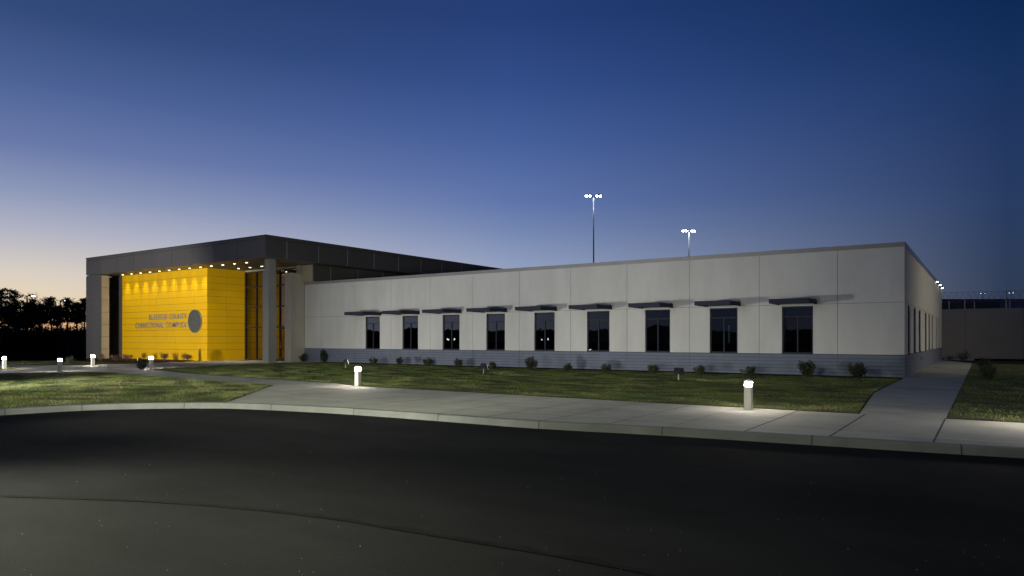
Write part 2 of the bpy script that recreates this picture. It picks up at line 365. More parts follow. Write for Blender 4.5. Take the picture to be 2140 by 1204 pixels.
def blades(name,polys,dens,h,w,matl,label,cap=None):
    vs=[]; 
    for poly,dn in zip(polys,dens):
        x0,x1=min(p.x for p in poly),max(p.x for p in poly); y0,y1=min(p.y for p in poly),max(p.y for p in poly)
        n=int((x1-x0)*(y1-y0)*dn); X=RNG.uniform(x0,x1,n); Y=RNG.uniform(y0,y1,n); k=inpoly(X,Y,poly); X=X[k]; Y=Y[k]
        # thin out with distance from the viewer's side
        D=np.hypot(X,Y); keep=RNG.random(len(X))<np.clip(26/D,0.25,1)**1.3; X=X[keep];Y=Y[keep];D=D[keep]
        sc=np.clip(D/24,1,1.9)
        if name=='dry_grass':
            pt=np.sin(X*.9+1.3*np.sin(Y*.7+1))+np.sin(Y*1.5+1.1*np.sin(X*.6))+.8*np.sin(X*2.3+Y*1.9); kk=RNG.random(len(X))<np.clip(.12+.55*pt,.04,1); X=X[kk];Y=Y[kk];D=D[kk];sc=sc[kk]
        # clumps
        cl=.65+.5*np.sin(X*2.1+np.sin(Y*1.7)*1.5)*np.sin(Y*2.7+np.sin(X*1.3))+.25*RNG.random(len(X))
        H=h*(.5+.9*RNG.random(len(X)))*np.clip(cl,.45,1.3); A=RNG.uniform(0,2*np.pi,len(X)); W_=w*sc*(.6+.8*RNG.random(len(X)))
        lean=RNG.normal(0,.55,(len(X),2))*H[:,None]
        a=np.stack([X-np.cos(A)*W_,Y-np.sin(A)*W_,np.full_like(X,0.0)],1); b=np.stack([X+np.cos(A)*W_,Y+np.sin(A)*W_,np.full_like(X,0.0)],1)
        t=np.stack([X+lean[:,0],Y+lean[:,1],H],1); vs.append(np.stack([a,b,t],1).reshape(-1,3))
    V=np.concatenate(vs); n=len(V)//3
    me=bpy.data.meshes.new(name); me.vertices.add(len(V)); me.vertices.foreach_set('co',V.astype(np.float32).ravel())
    me.loops.add(len(V)); me.loops.foreach_set('vertex_index',np.arange(len(V),dtype=np.int32)); me.polygons.add(n)
    me.polygons.foreach_set('loop_start',np.arange(0,len(V),3,dtype=np.int32)); me.polygons.foreach_set('loop_total',np.full(n,3,np.int32)); me.update(calc_edges=True)
    me.materials.append(matl); o=bpy.data.objects.new(name,me); C.collection.objects.link(o); return tag(o,label,'grass',None,'stuff')
for nm,p in (('lawn_soil',lawnA),('lawn_soil',lawnB),('lawn_soil',lawnC),('lawn_soil',lawnD),('lawn_soil',lawnE)):
    S(MB().poly([(q.x,q.y,.012) for q in p]).build(nm,M['soil']))
blades('grass',[lawnA,lawnB,lawnC,lawnD,lawnE],[800,900,400,500,200],.048,.0055,M['grass'],'short green lawn grass with straw coloured patches round the paths')
blades('dry_grass',[lawnA,lawnB,lawnC],[60,560,30],.050,.007,M['grass_dry'],'dry straw blades scattered through the mown lawns')
S(MB().poly([(-38.5,32.3,.018),(-2.9,32.3,.018),(-2.9,33.69,.018),(-38.5,33.69,.018)]).build('mulch_bed',M['mulch']))
S(MB().poly([at(180,756,.02),at(285,758.5,.02),at(340,756.3,.02),(-49.9,30.1,.02),(-49.9,30.49,.02),(-62.2,30.49,.02),(-62.2,28.75,.02)]).build('mulch_bed',M['mulch']))
S(MB().poly([(-.7,56.2,.02),(25,56,.02),(25,61,.02),(-2.8,63,.02)]).build('mulch_bed',M['mulch']))
# low hill with scrub under the far trees
hm=MB(); hp=[(-400,140),(-300,150),(-200,118),(-150,108),(-110,102),(-60,112),(20,130)]
P0=[far(px,d)[:2] for px,d in ((-900,160),(-400,120),(-150,104),(0,100),(90,100),(180,102),(400,112),(900,150))]
nn=60
for i in range(nn):
    f=i/(nn-1)*(len(P0)-1); j=min(int(f),len(P0)-2); f-=j; x=P0[j][0]*(1-f)+P0[j+1][0]*f; y=P0[j][1]*(1-f)+P0[j+1][1]*f
    u=Vector((x,y)).normalized(); h0=2.75+.35*noise.noise(Vector((i*.7,0,0)))
    for q,(dd,hh) in enumerate(((-9,-.05),(-5,.35),(-2,.85),(0,1.0),(6,1.0),(40,.7))): hm.v.append((x+u.x*dd,y+u.y*dd,(h0*hh+.12*noise.noise(Vector((i*1.9,q*3.1,4)))) if hh>0 else -.3))
for i in range(nn-1):
    for q in range(5): a=i*6+q; hm.f.append((a,a+6,a+7,a+1))
S(hm.build('hill',M['hill'],smooth=True))

tb=MB()
for i in range(45):
    a=R(198+i*3); d=150+12*noise.noise(Vector((i*.3,7,1))); x,y=d*math.cos(a)-10,d*math.sin(a)+10; h=4.2+2.2*noise.noise(Vector((i*1.3,2,9)))+1.4*noise.noise(Vector((i*3.7,5,5)))
    for dd,hh in ((0,-.3),(2,h*.6),(5,h),(20,h*.9)): u=Vector((math.cos(a),math.sin(a))); tb.v.append((x+u.x*dd,y+u.y*dd,hh))
for i in range(44):
    for q in range(3): a=i*4+q; tb.f.append((a,a+1,a+5,a+4))
S(tb.build('wooded_hill',M['hill']))
# ------------------------------------------------------------------ white office building
OX0,OX1,OY,OY2=-40.86,-2.83,33.7,64.0
ZP,ZJ,ZW,ZT=.97,3.20,3.13,5.535
ob=thing('office_building','long low white precast office wing with blue-grey plinth and awninged windows','building',(OX0,OY,0))
def rel(o): return o
def local(mb,root):                          # shift mesh to the root's origin
    l=root.location; mb.v=[(v[0]-l[0],v[1]-l[1],v[2]-l[2]) for v in mb.v]; return mb
XJ=[OX0]+[-5.42-3.365*k for k in range(10,-1,-1)]+[OX1]
g=.009
wl=MB()
wins=[-7.10-3.365*k for k in range(9)]
for i in range(len(XJ)-1):
    a,b=XJ[i]+(g if i else 0),XJ[i+1]-(g if i<len(XJ)-2 else 0)
    wl.box(a,b,OY,OY+.2,ZJ+g,ZT)
    c=[w for w in wins if a<w<b]
    if c:
        c=c[0]; wl.box(a,c-.67,OY,OY+.2,ZP,ZJ-g); wl.box(c+.67,b,OY,OY+.2,ZP,ZJ-g); wl.box(c-.67,c+.67,OY,OY+.2,ZW,ZJ-g)
    else: wl.box(a,b,OY,OY+.2,ZP,ZJ-g)
# side wall (east)
swins=[35.9,38.9,41.9,46.4,49.4,52.4,57.2,60.2]
SY=[OY+.2]+[OY+.2+3.4*k-1 for k in range(1,9)]+[OY2]
ys=[OY+.201,37.4,40.4,44.1,47.9,50.9,54.8,58.7,OY2]
for i in range(len(ys)-1):
    a,b=ys[i]+g,ys[i+1]-g
    wl.box(OX1-.2,OX1,a,b,ZJ+g,ZT); c=[w for w in swins if a<w<b]
    if c:
        c=c[0]; wl.box(OX1-.2,OX1,a,c-.67,ZP,ZJ-g); wl.box(OX1-.2,OX1,c+.67,b,ZP,ZJ-g); wl.box(OX1-.2,OX1,c-.67,c+.67,ZW,ZJ-g)
    else: wl.box(OX1-.2,OX1,a,b,ZP,ZJ-g)
local(wl,ob).build('wall',M['precast'],ob)
jb=MB().box(OX0+.01,OX1-.21,OY+.16,OY+.18,ZJ-.03,ZT-.01); 
for i in range(1,len(XJ)-1): jb.box(XJ[i]-.03,XJ[i]+.03,OY+.014,OY+.03,ZP,ZT-.01)
for i in range(len(XJ)-1):
    jb.box(XJ[i]+.031,XJ[i+1]-.031,OY+.014,OY+.03,ZJ-.03,ZJ+.03)
for y in ys[1:-1]: jb.box(OX1-.03,OX1-.014,y-.03,y+.03,ZP,ZT-.01)
jb.box(OX1-.03,OX1-.0141,OY+.21,OY2-.01,ZJ-.025,ZJ+.025)
local(jb,ob).build('joint_sealant',M['joint_wall'],ob)
pl=MB(); nc=6; ch=(ZP-.015)/nc
for r_ in range(nc):
    z0=r_*ch-(.2 if r_==0 else 0); z1=(r_+1)*ch-.024
    for i in range(len(XJ)-1): pl.box(XJ[i]+.006,XJ[i+1]-.006 if i<len(XJ)-2 else OX1+.012,OY-.012,OY+.19,z0,z1)
    for i in range(len(ys)-1): pl.box(OX1-.19,OX1+.012,(ys[i] if i else OY+.191)+.006,ys[i+1]-.006,z0,z1)
pk=MB(); pk.box(OX0,OX1-.2,OY+.005,OY+.185,-.2,ZP-.012); pk.box(OX1-.185,OX1-.005,OY+.2,OY2-.01,-.2,ZP-.012)
local(pl,ob).build('plinth',M['plinth'],ob); local(pk,ob).build('plinth_joints',M['plinth_gap'],ob)
rest=MB().box(OX0+.3,OX1-.25,OY+2.2,OY2,0,ZT-.3); rest.box(OX0+.3,OX1-.25,OY+.25,OY+2.2,ZT-.5,ZT-.3); local(rest,ob).build('roof',M['roof'],ob)
cpm=MB().box(OX0-.0,OX1+.03,OY-.03,OY+.28,ZT,ZT+.195); local(cpm,ob).build('coping',M['coping'],ob)
cp2=MB().box(OX1-.28,OX1+.03,OY+.281,OY2+.03,ZT,ZT+.195); local(cp2,ob).build('coping',M['coping_blue'],ob)
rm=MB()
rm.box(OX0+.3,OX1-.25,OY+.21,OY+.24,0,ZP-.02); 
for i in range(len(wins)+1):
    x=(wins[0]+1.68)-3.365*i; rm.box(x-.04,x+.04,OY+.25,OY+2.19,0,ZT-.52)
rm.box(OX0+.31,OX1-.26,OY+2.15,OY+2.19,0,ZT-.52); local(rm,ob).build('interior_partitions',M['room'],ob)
proto=None
def make_window(w=1.34,h=ZW-ZP,pane=True):
    fo=MB(); y0,y1=.05,.13; f=.06
    fo.box(-w/2,-w/2+f,y0,y1,0,h); fo.box(w/2-f,w/2,y0,y1,0,h); fo.box(-w/2+f,w/2-f,y0,y1,0,f); fo.box(-w/2+f,w/2-f,y0,y1,h-f,h)
    zt=h-.47; fo.box(-w/2+f,w/2-f,y0+.003,y1-.003,zt-.025,zt+.025); fo.box(-.028,.028,y0+.003,y1-.003,f,zt-.025)
    fr=fo.build('window',M['frame'],ob)
    gp=MB(); 
    gp.poly([(-w/2+f,y0+.04,f),(w/2-f,y0+.04,f),(w/2-f,y0+.04,h-f),(-w/2+f,y0+.04,h-f)]); gp.build('pane',M['glass'],fr)
    bl=MB(); n=46
    for i in range(n):
        z=.45+(h-.55)*i/n; bl.poly([(-w/2+f,y1+.045,z),(w/2-f,y1+.045,z),(w/2-f,y1+.062,z+.022),(-w/2+f,y1+.062,z+.022)])
    bl.build('blind',M['blind'],fr)
    sl=MB().box(-w/2,w/2,-.025,.05,-.002,.022); sl.build('sill',M['frame'],fr)
    return fr
def put(o,x,y,rz=0): o.location=(x-ob.location.x,y-ob.location.y,ZP); o.rotation_euler=(0,0,rz)
w0=make_window(); put(w0,wins[0],OY)
def dupchild(o,x,y,rz,blind=True):
    c=o.copy(); C.collection.objects.link(c); c.parent=ob; c.location=(x-ob.location.x,y-ob.location.y,ZP); c.rotation_euler=(0,0,rz)
    for g_ in o.children:
        if g_.name.startswith('blind') and not blind: continue
        d=g_.copy(); C.collection.objects.link(d); d.parent=c
    return c
for i,x in enumerate(wins[1:]):
    wc=dupchild(w0,x,OY,0,blind=(i in (0,1,2,4)))
    if i==0: tag(wc,'office window with lowered slatted blinds, second from the right corner')
for y in swins: dupchild(w0,OX1,y,R(90),False)
gs=MB()
for i in range(16): gs.box(wins[1]+.04,wins[1]+.12,OY+.6,OY+.605,ZP+.5+.055*i,ZP+.53+.055*i)
local(gs,ob).build('green_indicator_strip',M['green'],ob)
def make_awning():
    a=MB(); w,p,z0,z1=1.65,1.75,3.20,3.40
    a.box(-w/2,w/2,-p,-p+.05,z0,z1); a.box(-w/2,-w/2+.05,-p+.05,-.003,z0,z1); a.box(w/2-.05,w/2,-p+.05,-.003,z0,z1)
    a.box(-w/2+.05,w/2-.05,-p+.05,-.003,z0+.07,z0+.10)
    for i in range(4): a.box(-w/2+.05,w/2-.05,-p+.4+.35*i,-p+.43+.35*i,z0+.02,z0+.069)
    for sx in (-1,1): a.box(sx*.74-.03,sx*.74+.03,-.02,-.002,z1,z1+.05)
    return a.build('awning',M['awning'],ob)
aw=make_awning(); aw.location=(wins[0]-OX0,0,0)
for x in wins[1:]:
    c=aw.copy(); C.collection.objects.link(c); c.parent=ob; c.location=(x-OX0,0,0)
# little vent in side plinth
MB().box(0,.02,0,.3,0,.15).build('vent',M['frame'],ob).location=(OX1+.014-OX0,42.5-OY,.55)
# lights on the far end of the roof edge
for y in (56.0,59.5,62.8):
    m_=MB().box(.0,.12,-.10,.10,0,.10,.02); wp=m_.build('wall_light',M['black'],ob); wp.location=(OX1+.031-OX0,y-OY,ZT+.02)
    ln=MB().box(.01,.12,-.08,.08,-.04,-.002); ln.build('lens',M['lens_wall'],wp)

# ------------------------------------------------------------------ grey and yellow entrance building
FX0,FX1,FY,FY2=-62.4,-38.6,28.7,60.0
ZS,ZF=6.95,8.40
eb=thing('entrance_building','grey metal clad entrance block with yellow wall under a deep lit soffit','building',(-50,FY,0))
fas=MB()
def panels_front(mb,xs,zs,y,t=.04,g=.015):
    for i in range(len(xs)-1):
        for j in range(len(zs)-1): mb.box(xs[i]+g,xs[i+1]-g,y,y+t,zs[j]+g,zs[j+1]-g)
def panels_side(mb,x,ys_,zs,t=.04,g=.015):
    for i in range(len(ys_)-1):
        for j in range(len(zs)-1): mb.box(x-t,x,ys_[i]+g,ys_[i+1]-g,zs[j]+g,zs[j+1]-g)
fx=[FX0]+[-41.6-2.65*k for k in range(7,-1,-1)]; fx=sorted(set([FX0]+[-41.6-2.65*k for k in range(8) if -41.6-2.65*k>FX0+.5]))+[FX1]
panels_front(fas,fx,[ZS,ZF-.24,ZF-.06],FY)
local(fas,eb).build('fascia',M['fascia'],eb)
fs=MB(); sy=[FY+.041]+[30.35+2.68*k for k in range(12)]; panels_side(fs,FX1,sy,[ZS,ZF-.24,ZF-.06]); fs.box(FX1-.04,FX1,sy[-1],FY2,ZS,ZF-.06)
local(fs,eb).build('fascia',M['darkmetal'],eb)
st=MB()
for y in sy[1:9]: local(MB().box(FX1-.03,FX1+.012,y-.025,y+.025,ZS+.01,ZF-.25),eb).build('seam_strip',M['trim'],eb)
cpp=MB().box(FX0-.02,FX1+.02,FY-.02,FY2,ZF-.058,ZF); local(cpp,eb).build('roof_edge',M['darkmetal'],eb)
core=MB().box(FX0+.03,FX1-.045,FY+.045,FY2-.01,ZS+.02,ZF-.07); local(core,eb).build('roof',M['greygap'],eb)
# soffit in panels
sf=MB(); xs=sorted([-61.9,FX1-.05]+[-41.6-2.65*k for k in range(8)]); 
for i in range(len(xs)-1):
    for (ya,yb) in ((FY+.05,30.5),(30.5,32.1),(32.1,33.7)): sf.box(xs[i]+.006,xs[i+1]-.006,ya+.006,yb-.006,ZS,ZS+.019)
sf.box(-39.69,FX1-.05,33.71,FY2-.1,ZS,ZS+.019)
local(sf,eb).build('soffit',M['soffit'],eb)
# left pylon
ZL=[-.25]+[.82+1.002*k for k in range(7)]
py_=MB(); panels_front(py_,[FX0,-59.9],ZL,FY); 
py_.box(FX0+.01,-59.96,FY+.041,FY+.66,-.25,ZS-.02)
local(py_,eb).build('pylon',M['fascia'],eb)
pr_=MB(); panels_side(pr_,-59.9,[FY+.041,FY+.66],ZL); local(pr_,eb).build('pylon_return',M['beige'],eb)
lw=MB(); panels_front(lw,[-62.3,-61.5,-60.9],ZL+[ZS],30.62); local(lw,eb).build('recess_wall',M['darkmetal'],eb)
lw=MB(); panels_front(lw,[-60.88,-60.13],ZL+[ZS],30.52); lw.box(-62.35,-60.1,30.67,30.9,-.2,ZS-.01); lw.box(FX0+.02,FX0+.1,29.4,30.66,-.2,ZS-.01); local(lw,eb).build('recess_wall',M['fascia'],eb)
# yellow wall
ZY=[-.02]+[.82+.501*k for k in range(12)]+[ZS-.01]
yw=MB(); panels_front(yw,[-60.1,-57.4,-54.75,-52.15,-49.55,-47.9],ZY,30.5,.04,.010); panels_side(yw,-47.9,[30.541,32.1,33.68],ZY,.04,.010)
yw=local(yw,eb).build('yellow_wall',M['yellow'],eb)
yi=MB(); panels_side(yi,-47.9,[33.85,35.4,37,38.6,40.2,41.8],ZY,.04,.012); local(yi,eb).build('lobby_yellow_wall',M['yellow'],eb)
yb=MB().box(-60.09,-47.925,30.525,30.6,0,ZS-.02); yb.box(-48.0,-47.925,30.6,41.8,0,ZS-.02); local(yb,eb).build('panel_backing',M['yellowgap'],eb)
# column at the corner
cl=MB(); X1=-39.2; w=.62; Yc=29.35
# place so that its corner stands just inside the fascia
for j in range(len(ZL)-2):
    z0,z1=ZL[j]+.008,min(ZL[j+1]-.008,6.14); cl.box(X1-w,X1,Yc,Yc+w,z0,z1)
cl.box(X1-w,X1,Yc,Yc+w,ZL[-2]+.008,6.14); cl.box(X1-w+.02,X1-.02,Yc+.02,Yc+w-.02,-.2,6.12)
cl.box(X1-w+.10,X1-.03,Yc+.08,Yc+w-.03,6.141,ZS)
local(cl,eb).build('column',M['greymetal'],eb)
# pier beside the storefront
pp=MB(); PX0,PX1,PY0,PY1=-41.5,-40.865,32.44,33.69
for j in range(6): pp.box(PX0,PX1,PY0,PY1,ZL[j]+.008,ZL[j+1]-.008)
pp.box(PX0,PX1,PY0,PY1,ZL[6]+.008,6.34); pp.box(PX0+.02,PX1-.02,PY0+.02,PY1-.01,-.2,6.3); pp.box(PX0+.15,PX1-.15,PY0+.9,PY1-.05,6.34,ZS)
local(pp,eb).build('pier',M['pier'],eb)
# upper wall over the office wing
uw=MB(); panels_front(uw,[-40.86,-39.7],[5.74,ZS-.005],33.42); uw.box(-40.84,-39.72,33.47,33.69,5.735,ZS-.01); local(uw,eb).build('upper_wall_end',M['beige'],eb)
us=MB(); panels_side(us,-39.7,[33.47]+[35.1+2.68*k for k in range(9)],[5.745,ZS-.005]); us.box(-40.3,-39.745,33.95,59,5.2,ZS-.01); us.box(-40.3,-39.745,33.70,33.95,5.745,ZS-.01); local(us,eb).build('upper_wall',M['darkmetal'],eb)
ut=MB()
for k_ in range(5): local(MB().box(-39.72,-39.69,35.1+2.68*k_-.025,35.1+2.68*k_+.025,5.5,ZS-.02),eb).build('seam_strip',M['trim'],eb)
# lobby
lo=MB().box(-47.9,-41,33.85,41.9,-.05,.01); local(lo,eb).build('lobby_floor',M['floor_in'],eb)
lo=MB().box(-47.9,-40.95,41.9,42,0,ZS); lo.box(-41.0,-40.95,33.9,41.9,0,ZS); lo.box(-47.9,-41,33.85,41.9,ZS-.02,ZS+.01); 
lo.box(-46.9,-44.6,37.5,40.0,0,1.1); local(lo,eb).build('lobby_wall',M['wall_in'],eb)
sfm=MB(); vx=[-47.9,-46.5,-45.1,-43.7,-42.3,-41.0]; hz=[.0,2.49,4.03,5.60,6.74]
for x in vx[1:-1]: sfm.box(x-.05,x+.05,33.68,33.84,0,hz[-1])
sfm.box(-47.9,-47.8,33.69,33.84,0,hz[-1]); sfm.box(-41.1,-41.0,33.69,33.84,0,hz[-1])
for z in hz: sfm.box(-47.8,-41.1,33.695,33.835,z,z+.09)
sfr=local(sfm,eb).build('storefront',M['frame_sf'],eb)
gl=MB()
for i in range(5):
    for j in range(4): gl.poly([(vx[i]+.05,33.76,hz[j]+.09),(vx[i+1]-.05,33.76,hz[j]+.09),(vx[i+1]-.05,33.76,hz[j+1]),(vx[i]+.05,33.76,hz[j+1])])
local(gl,eb).build('glazing',M['glass_l'],sfr)
hd=MB().box(-47.89,-41.0,33.71,33.82,6.831,ZS-.001); local(hd,eb).build('storefront_header',M['beige'],eb)
for x in (-43.7,-42.3):
    d_=MB(); 
    d_.box(x+.06,x+.14,33.66,33.74,.05,2.46); d_.box(x+1.26,x+1.34,33.66,33.74,.05,2.46) if x<-43 else d_.box(x+1.1,x+1.18,33.66,33.74,.05,2.46)
    x2=x+1.26 if x<-43 else x+1.1
    d_.box(x+.14,x2,33.66,33.74,2.36,2.46); d_.box(x+.14,x2,33.66,33.74,.05,.25); d_.box(x+.14,x2,33.66,33.74,1.0,1.06)
    door=local(d_,eb).build('door',M['frame_sf'],eb)
    h_=MB().tube([(x+.24,33.60,.95),(x+.24,33.60,1.45)],.015,6); local(h_,eb).build('handle',M['trim'],door)
# downlights: emitting disc, trim ring, and the lamp behind it
dl_root=[]
def downlight(x,y,z,power,cone=95,col=(1,.90,.68)):
    n=16; rg=MB(); 
    for k_ in range(n):
        a,b=2*math.pi*k_/n,2*math.pi*(k_+1)/n
        for r0,r1,z0,z1 in ((.085,.13,-.012,-.002),):
            rg.poly([(r0*math.cos(a),r0*math.sin(a),z0),(r1*math.cos(a),r1*math.sin(a),z1),(r1*math.cos(b),r1*math.sin(b),z1),(r0*math.cos(b),r0*math.sin(b),z0)])
    o=rg.build('downlight',M['trim'],eb); o.location=(x+50,y-FY,z)
    d_=MB().poly([(.084*math.cos(2*math.pi*k_/n),-.084*math.sin(2*math.pi*k_/n),-.013) for k_ in range(n)]); d_.build('lens',M['lens_down'],o)
    l=lamp('downlight_lamp','SPOT',(x,y,z-.03),(x,y,0),power,col,cone,1,.11)
    return o
for i in range(13): downlight(-59.2+1.383*i,30.10,ZS,270,72)
for x in (-46.7,-45.3,-43.9): downlight(x,32.3,ZS,110)
for x,y in ((-45.6,35.8),(-44.0,35.7),(-45.4,37.0)): downlight(x,y,ZS-.03,110,120)
# lettering
def text_mesh(txt,x_left,x_right,z0,z1,y,dep):
    cu=bpy.data.curves.new('t','FONT'); cu.body=txt; cu.extrude=.02; cu.space_character=1.08; cu.resolution_u=4; cu.offset=.003
    o=bpy.data.objects.new('t',cu); C.collection.objects.link(o); dg=bpy.context.evaluated_depsgraph_get()
    me=bpy.data.meshes.new_from_object(o.evaluated_get(dg)); bpy.data.objects.remove(o)
    V=np.zeros(len(me.vertices)*3); me.vertices.foreach_get('co',V); V=V.reshape(-1,3)
    mn,mx=V.min(0),V.max(0); out=np.zeros_like(V)
    out[:,0]=x_left+(V[:,0]-mn[0])/(mx[0]-mn[0])*(x_right-x_left); out[:,2]=z0+(V[:,1]-mn[1])/(mx[1]-mn[1])*(z1-z0)
    out[:,1]=y-(V[:,2]-mn[2])/(mx[2]-mn[2])*dep
    out-=np.array([-50,FY,0]); me.vertices.foreach_set('co',out.ravel()); me.update(); me.materials.clear(); me.materials.append(M['letter'])
    ob_=bpy.data.objects.new('sign_lettering',me); C.collection.objects.link(ob_); ob_.parent=eb; return ob_
text_mesh('BLEDSOE',-55.85,-53.23,3.17,3.59,30.497,.03)
text_mesh('COUNTY',-52.98,-50.55,3.17,3.59,30.497,.03)
text_mesh('CORRECTIONAL',-57.95,-53.70,2.53,2.95,30.497,.03)
text_mesh('COMPLEX',-53.45,-50.55,2.53,2.95,30.497,.03)
# seal: disc, rim, low relief
sd=MB(); n=48; cx_,cz_=-49.42,2.97
def disc(mb,r,y0,y1):
    b=len(mb.v)
    for k_ in range(n): a=2*math.pi*k_/n; mb.v.append((cx_+r*math.cos(a),y0,cz_+r*math.sin(a)))
    for k_ in range(n): a=2*math.pi*k_/n; mb.v.append((cx_+r*math.cos(a),y1,cz_+r*math.sin(a)))
    for k_ in range(n): mb.f.append((b+k_,b+(k_+1)%n,b+n+(k_+1)%n,b+n+k_))
    mb.f.append(tuple(b+k_ for k_ in range(n)))
def ring(mb,r0,r1,y0,y1):
    b=len(mb.v)
    for r,y in ((r1,y1),(r1,y0),(r0,y0),(r0,y1)):
        for k_ in range(n): a=2*math.pi*k_/n; mb.v.append((cx_+r*math.cos(a),y,cz_+r*math.sin(a)))
    for j in range(3):
        for k_ in range(n): mb.f.append((b+j*n+k_,b+j*n+(k_+1)%n,b+(j+1)*n+(k_+1)%n,b+(j+1)*n+k_))
disc(sd,.85,30.43,30.49)
seal=local(sd,eb).build('seal',M['seal'],eb)
rl_=MB(); ring(rl_,.60,.625,30.415,30.432); rl_.box(cx_-.59,cx_+.59,30.418,30.431,cz_-.02,cz_+.02)
for k_ in range(36):
    a=2*math.pi*k_/36; c_,s_=math.cos(a),math.sin(a); rl_.box(cx_+.73*c_-.025,cx_+.73*c_+.025,30.42,30.431,cz_+.73*s_-.03,cz_+.73*s_+.03)
rl_.box(cx_-.30,cx_-.05,30.417,30.431,cz_+.12,cz_+.22); rl_.box(cx_-.35,cx_+.1,30.417,30.431,cz_+.24,cz_+.28)
for q in range(4): rl_.tube([(cx_+.18+q*.07,30.42,cz_+.1),(cx_+.2+q*.05,30.42,cz_+.4)],.014,5)
for q in range(5): rl_.box(cx_-.4+.04*q,cx_+.4-.04*q,30.42,30.431,cz_-.12-.07*q,cz_-.10-.07*q)
local(rl_,eb).build('seal_relief',M['seal'],seal)
rm_=MB(); ring(rm_,.85,.885,30.41,30.49); local(rm_,eb).build('seal_rim',M['letter'],seal)
# yellow roof beam behind the parapet
yb_=thing('roof_beam','short yellow steel beam lying on the roof below the dark fascia','beam',(-39.2,39.6,5.9))
MB().box(-.08,.08,0,3.2,.25,.37,.01).build('beam',M['yellow'],yb_)
for y in (.5,2.7): MB().box(-.05,.05,y-.05,y+.05,-.72,.249).build('leg',M['trim'],yb_)

# ------------------------------------------------------------------ bollards
def make_bollard():
    t=thing('bollard_light','x','bollard light')
    w=.080; s_=MB().box(-w,w,-w,w,-.03,.53,.004); s_.build('shaft',M['bollard'],t)
    MB().box(-w-.012,w+.012,-w-.012,w+.012,0,.012).build('base_plate',M['bollard'],t)
    l=MB().lathe4(-.069,.069,-.069,.069,[(.532,.02),(.545,.0),(.640,.0),(.650,.015)]); l.build('lens',M['lens'],t)
    c_=MB().lathe4(-.084,.084,-.084,.084,[(.6505,.0),(.662,.0),(.705,.07)]); c_.build('cap',M['bollard'],t)
    return t
b0=make_bollard()
BL=[(1564,855.3,'nearest bollard light, on the lawn edge toward the right end of the sidewalk'),
    (748,806.8,'bollard light standing alone on the lawn edge below the leftmost office window'),
    (316,770.5,'bollard light beside the small dark evergreen in front of the yellow wall'),
    (194,764.5,'bollard light in front of the foot of the grey pylon at the left'),
    (125,776.8,'bollard light on the path edge, second from the left picture edge'),
    (9,771,'leftmost lit bollard light, beside the small strip of grass at the picture edge')]
BL.append((2196,889.5,'bollard light on the lawn edge past the side path'))
for i,(px,py,lb) in enumerate(BL):
    p=at(px,py)
    if i==0: o=b0; o.location=p
    else: o=dup(b0,p)
    o['label']=lb; o['group']='bollard lights along the paths'
    o.rotation_euler=(0,0,R([0,6,3,0,0,0,0][i]))

# ------------------------------------------------------------------ floodlights on the lawn
def make_flood():
    t=thing('floodlight','x','floodlight')
    MB().tube([(0,0,-.05),(0,0,.24)],.022,8).build('stake',M['trim'],t)
    MB().tube([(-.16,.0,.34),(-.16,0,.24),(.16,0,.24),(.16,0,.34)],.012,6).build('yoke',M['black'],t)
    h=MB(); 
    b=len(h.v); 
    # tapered housing tilted upward, open side to +Y
    fr=[(-.24,.12,.24),(.24,.12,.24),(.24,.02,.50),(-.24,.02,.50)]; bk=[(-.17,-.06,.26),(.17,-.06,.26),(.17,-.10,.40),(-.17,-.10,.40)]
    h.v+=fr+bk; h.f+=[(4,5,6,7),(0,4,7,3),(1,2,6,5),(0,1,5,4),(3,7,6,2),(0,3,2,1)]
    h.build('housing',M['black'],t)
    l=MB().poly([(-.22,.128,.255),(-.22,.035,.49),(.22,.035,.49),(.22,.128,.255)]); l.build('lens',M['lens_flood'],t)
    return t
f0=make_flood()
FL=[(1418,795,'black floodlight on a stake in the lawn, nearest one, left of the nearest bollard'),
    (1010.5,781.5,'black floodlight staked in the middle of the lawn, below the fourth window from the left'),
    (722,769.5,'small black floodlight on a stake in the lawn just behind the middle bollard')]
for i,(px,py,lb) in enumerate(FL):
    p=at(px,py); o=f0 if i==0 else dup(f0,p); o.location=p; o['label']=lb; o['group']='floodlights staked in the lawn'; o.rotation_euler=(0,0,R(-25))
    lamp('flood_lamp','SPOT',(p[0]+.06,p[1]+.15,.42),(p[0]+3.2,OY,3.0),[14,14,14][i],(1,.97,.92),120,1,.12)
    lamp('flood_spill','SPOT',(p[0]+.15,p[1]+.1,.30),(p[0]+2.0,p[1]+.45,0),170,(1,.97,.85),70,1,.05)

# added low floodlights, all out of frame, standing in for unseen light on the walls
def added_flood(loc,target,power,cone,label,col=(1,.995,.93),size=.12):
    o=dup(f0,loc); d=Vector(target)-Vector(loc); o.rotation_euler=(0,0,math.atan2(d.y,d.x)-math.pi/2); o['label']=label; o['group']='floodlights staked in the lawn'
    dd=d.normalized()*.3
    lamp('flood_lamp','SPOT',(loc[0]+dd.x,loc[1]+dd.y,.42),target,power,col,cone,.75,size)
added_flood((-29,5.5,-.02),(-22,OY,3.0),8600,78,'added out-of-frame floodlight at the far left kerb, washing the white wall')
added_flood((9,11.5,-.10),(-12,OY,3.0),1000,85,'added out-of-frame floodlight at the right end of the kerb, washing the white wall')
added_flood((-9,-3.2,-.10),(-24,OY,3.0),6500,66,'added out-of-frame floodlight behind the camera, washing the white wall')
added_flood((-19,-6,-.10),(-29,OY,3.0),4600,60,'added out-of-frame floodlight on the left edge of the lot, washing the white wall')
added_flood((-38,-5,-.02),(-54.5,30.5,3.6),44000,34,'added out-of-frame floodlight on the far left lawn aimed at the yellow wall',(1,.96,.90))  # extra unseen lamp put in to brighten the yellow wall

